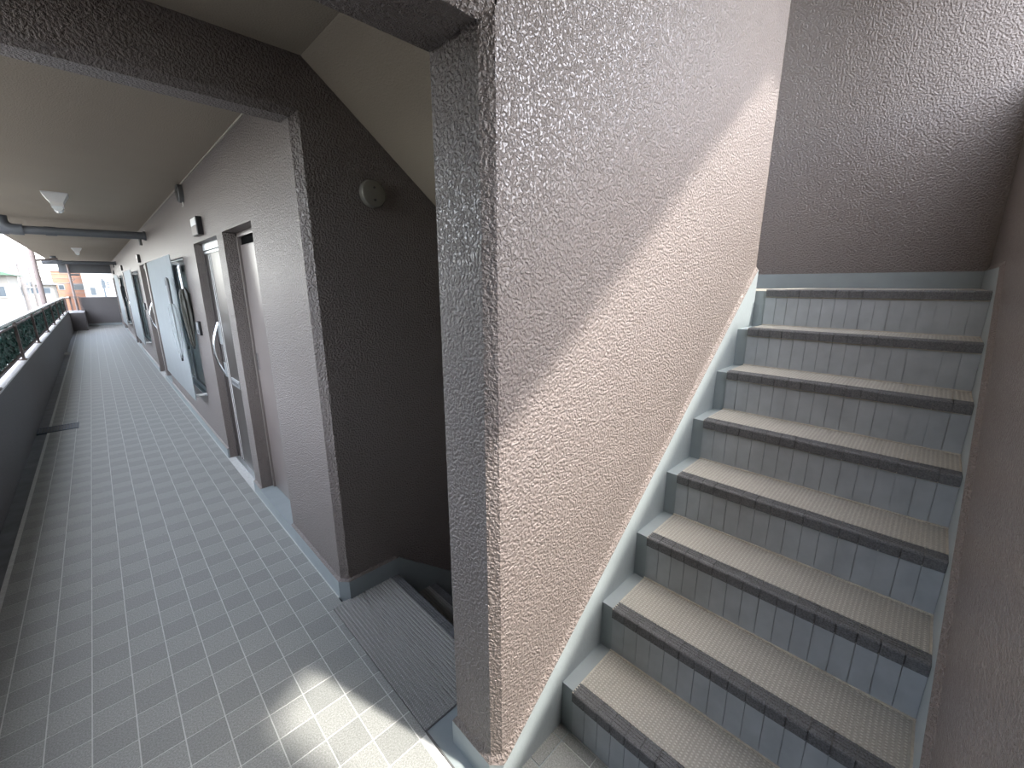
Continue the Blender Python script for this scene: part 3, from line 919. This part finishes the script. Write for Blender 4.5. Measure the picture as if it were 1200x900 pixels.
# floor grate by the gutter
e = empty('floor_grate', (-0.54, 6.83, 0), 'dark blue iron drain grate set in the floor by the gutter', 'grate')
bm = bm_new()
gx0, gx1, gy0, gy1 = -0.70, -0.372, 6.72, 6.98
for a in ((gx0, gx1, gy0, gy0 + .015), (gx0, gx1, gy1 - .015, gy1), (gx0, gx0 + .015, gy0, gy1), (gx1 - .015, gx1, gy0, gy1)):
    add_box(bm, a[0], a[1], a[2], a[3], -0.01, 0.007)
obj('frame', bm, 'drain_iron', e)
box_obj('pit', 'black_plastic', gx0 + .01, gx1 - .01, gy0 + .01, gy1 - .01, -0.012, 0.0015, e)
bm = bm_new(); add_box(bm, -0.007, 0.007, gy0 + .012 - 6.85, gy1 - .012 - 6.85, 0, 0.006)
bar = to_mesh('bar', bm, 'drain_iron')
for i in range(12):
    place('bar', bar, (gx0 + 0.028 + i * 0.0247, 6.85, 0.0005), e)
e = empty('drain_spout', (-0.70, 14.1, 0.02), 'short metal drain spout at the foot of the parapet', 'spout')
for y in (14.0, 14.25):
    bm = bm_new(); add_tube(bm, [(-0.71, y, 0.04), (-0.62, y, 0.03)], 0.02, 10); obj('tube', bm, 'aluminium', e, smooth=True)

# ------------------------------------------------------------------ town beyond the parapet
GZ = -6.5
bm = bm_new(); add_box(bm, -300, 300, -300, 420, GZ - 0.5, GZ)
struct(obj('ground', bm, 'ground'), 'pale street level far below the corridor', 'ground')
# body of the block of flats under and behind the corridor
bm = bm_new(); add_box(bm, -0.9, 9.0, -12.0, FAR_Y + .2, GZ, -2.3); add_box(bm, 0.97, 9, STAIR_Y + .17, FAR_Y + .2, -2.3, 5.4); add_box(bm, -0.86, 0.6, -3, FAR_Y + .2, -2.3, -0.3)
struct(obj('wall_block', bm, 'parapet_paint'), 'rendered body of the block of flats', 'wall')

def building(name, label, x0, x1, y, depth, top, mat, wins=(), bands=(), roof=None):
    e = empty(name, ((x0 + x1) / 2, y, GZ), label, 'building')
    wall = box_obj('wall', mat, x0, x1, y, y + depth, GZ, top, e)
    for (wx, wz, ww, wh) in wins:
        f = box_obj('window', 'bldg_white', wx - ww / 2 - .08, wx + ww / 2 + .08, y - 0.05, y + 0.05, wz - .08, wz + wh + .08, e)
        box_obj('pane', 'win_dark', wx - ww / 2, wx + ww / 2, y - 0.07, y - 0.04, wz, wz + wh, f)
    for z in bands:
        box_obj('band', 'bldg_cream', x0 - .02, x1 + .02, y - 0.04, y, z, z + 0.06, e)
    if roof == 'flat':
        box_obj('parapet_cap', 'bldg_white', x0 - .1, x1 + .1, y - .1, y + depth + .1, top, top + .25, e)
    elif roof:
        bm = bm_new()
        add_prism(bm, [(x0 - .4, top), (x1 + .4, top), ((x0 + x1) / 2, top + (x1 - x0) * .28)], 'y', y - .4, y + depth + .4)
        obj('roof', bm, roof, e)
    return e
building('apartment_building', 'orange brown tiled apartment building seen past the brown downpipe', -3.85, 4.5, 90, 12, 3.5, 'bldg_orange',
         wins=[(-1.35, 0.95, 1.0, 0.7), (-3.1, 0.95, .5, .6), (1.2, .95, 1, .7)], bands=[-0.3, 0.4, 1.8, 2.5, 3.1], roof='flat')
building('office_building', 'white building filling the far corridor opening', -0.75, 9.0, 84, 5, 8.5, 'bldg_white',
         wins=[(0.1, 0.2, 0.5, 1.0), (1.5, 1.2, .8, 1.0)], bands=[0.0, 1.4, 2.8])
e = empty('stair_tower', (1.6, 70, GZ), 'white slatted outside stair tower beside the far wall', 'tower')
for x in (1.05, 1.3, 2.1):
    box_obj('post', 'bldg_white' if x > 1.1 else 'win_dark', x - .06, x + .06, 69.9, 70.1, GZ, 2.3, e)
for i in range(9):
    box_obj('slat', 'bldg_white', 1.3, 2.1, 69.95, 70.02, 0.2 + i * .24, 0.32 + i * .24, e)
building('apartment_building', 'unseen grey block added to hold back low skylight on the open corridor side', -14.0, -6.8, -14, 39, 1.9, 'concrete', roof='flat')  # out of view, added to cut the low sky reaching the corridor wall
building('house', 'pale house with green roof at the left picture edge', -5.6, -3.75, 42, 6, 2.2, 'bldg_cream', wins=[(-4.2, 0.9, .5, .6)], roof='roof_green')
building('house', 'cream house with grey roof between pole and downpipe', -5.6, -3.4, 78, 8, 1.6, 'bldg_cream', wins=[(-4.0, 0.6, .6, .6), (-5.0, 0.6, .6, .6)], roof='roof_grey')
building('house', 'low white house behind the utility pole', -7.4, -5.0, 64, 8, 1.3, 'bldg_white', wins=[(-5.8, 0.3, .8, .6)], roof='roof_grey')

def pole(x, y, top, label):
    e = empty('utility_pole', (x, y, GZ), label, 'utility pole', 'utility poles in the street')
    bm = bm_new(); add_tube(bm, [(x, y, GZ), (x, y, top)], [0.17, 0.11], 10); obj('shaft', bm, 'concrete', e, smooth=True)
    for z in (top - 0.35, top - 1.1):
        bm = bm_new(); add_box(bm, x - .7, x + .7, y - .05, y + .05, z, z + .09); ca = obj('crossarm', bm, 'pipe_grey', e)
        for k in (-.6, -.2, .2, .6):
            bm = bm_new(); add_tube(bm, [(x + k, y, z + .09), (x + k, y, z + .24)], 0.04, 6); obj('insulator', bm, 'white_plastic', ca)
    bm = bm_new(); add_tube(bm, [(x - .35, y, top - 2.4), (x - .35, y, top - 1.6)], 0.2, 10); obj('transformer', bm, 'pipe_grey', e, smooth=True)
pole(-3.72, 50, 3.2, 'concrete utility pole with crossarms and transformer nearer the left edge')
pole(-4.75, 74, 3.6, 'thin distant utility pole right of the nearer one')
def wire(a, b, sag, label):
    bm = bm_new()
    A_, B_ = Vector(a), Vector(b)
    pts = []
    for i in range(17):
        t = i / 16; p = A_.lerp(B_, t); p.z -= sag * 4 * t * (1 - t); pts.append(p)
    add_tube(bm, pts, 0.03, 5)
    tag(obj('overhead_wire', bm, 'wire'), label, 'wire', 'overhead wires in the street')
wire((-3.12, 50.1, 3.12), (-4.15, 73.9, 3.54), 0.5, 'overhead wire on the right crossarm ends')
wire((-4.32, 50.1, 3.12), (-5.35, 73.9, 3.54), 0.5, 'overhead wire on the left crossarm ends')
wire((-3.12, 50.1, 2.4), (-1.5, 88, 2.4), 0.7, 'lower overhead wire running toward the orange building')
wire((-6.0, 28, 3.9), (-3.9, 49.9, 3.12), 0.4, 'overhead wire crossing the sky at the left edge')
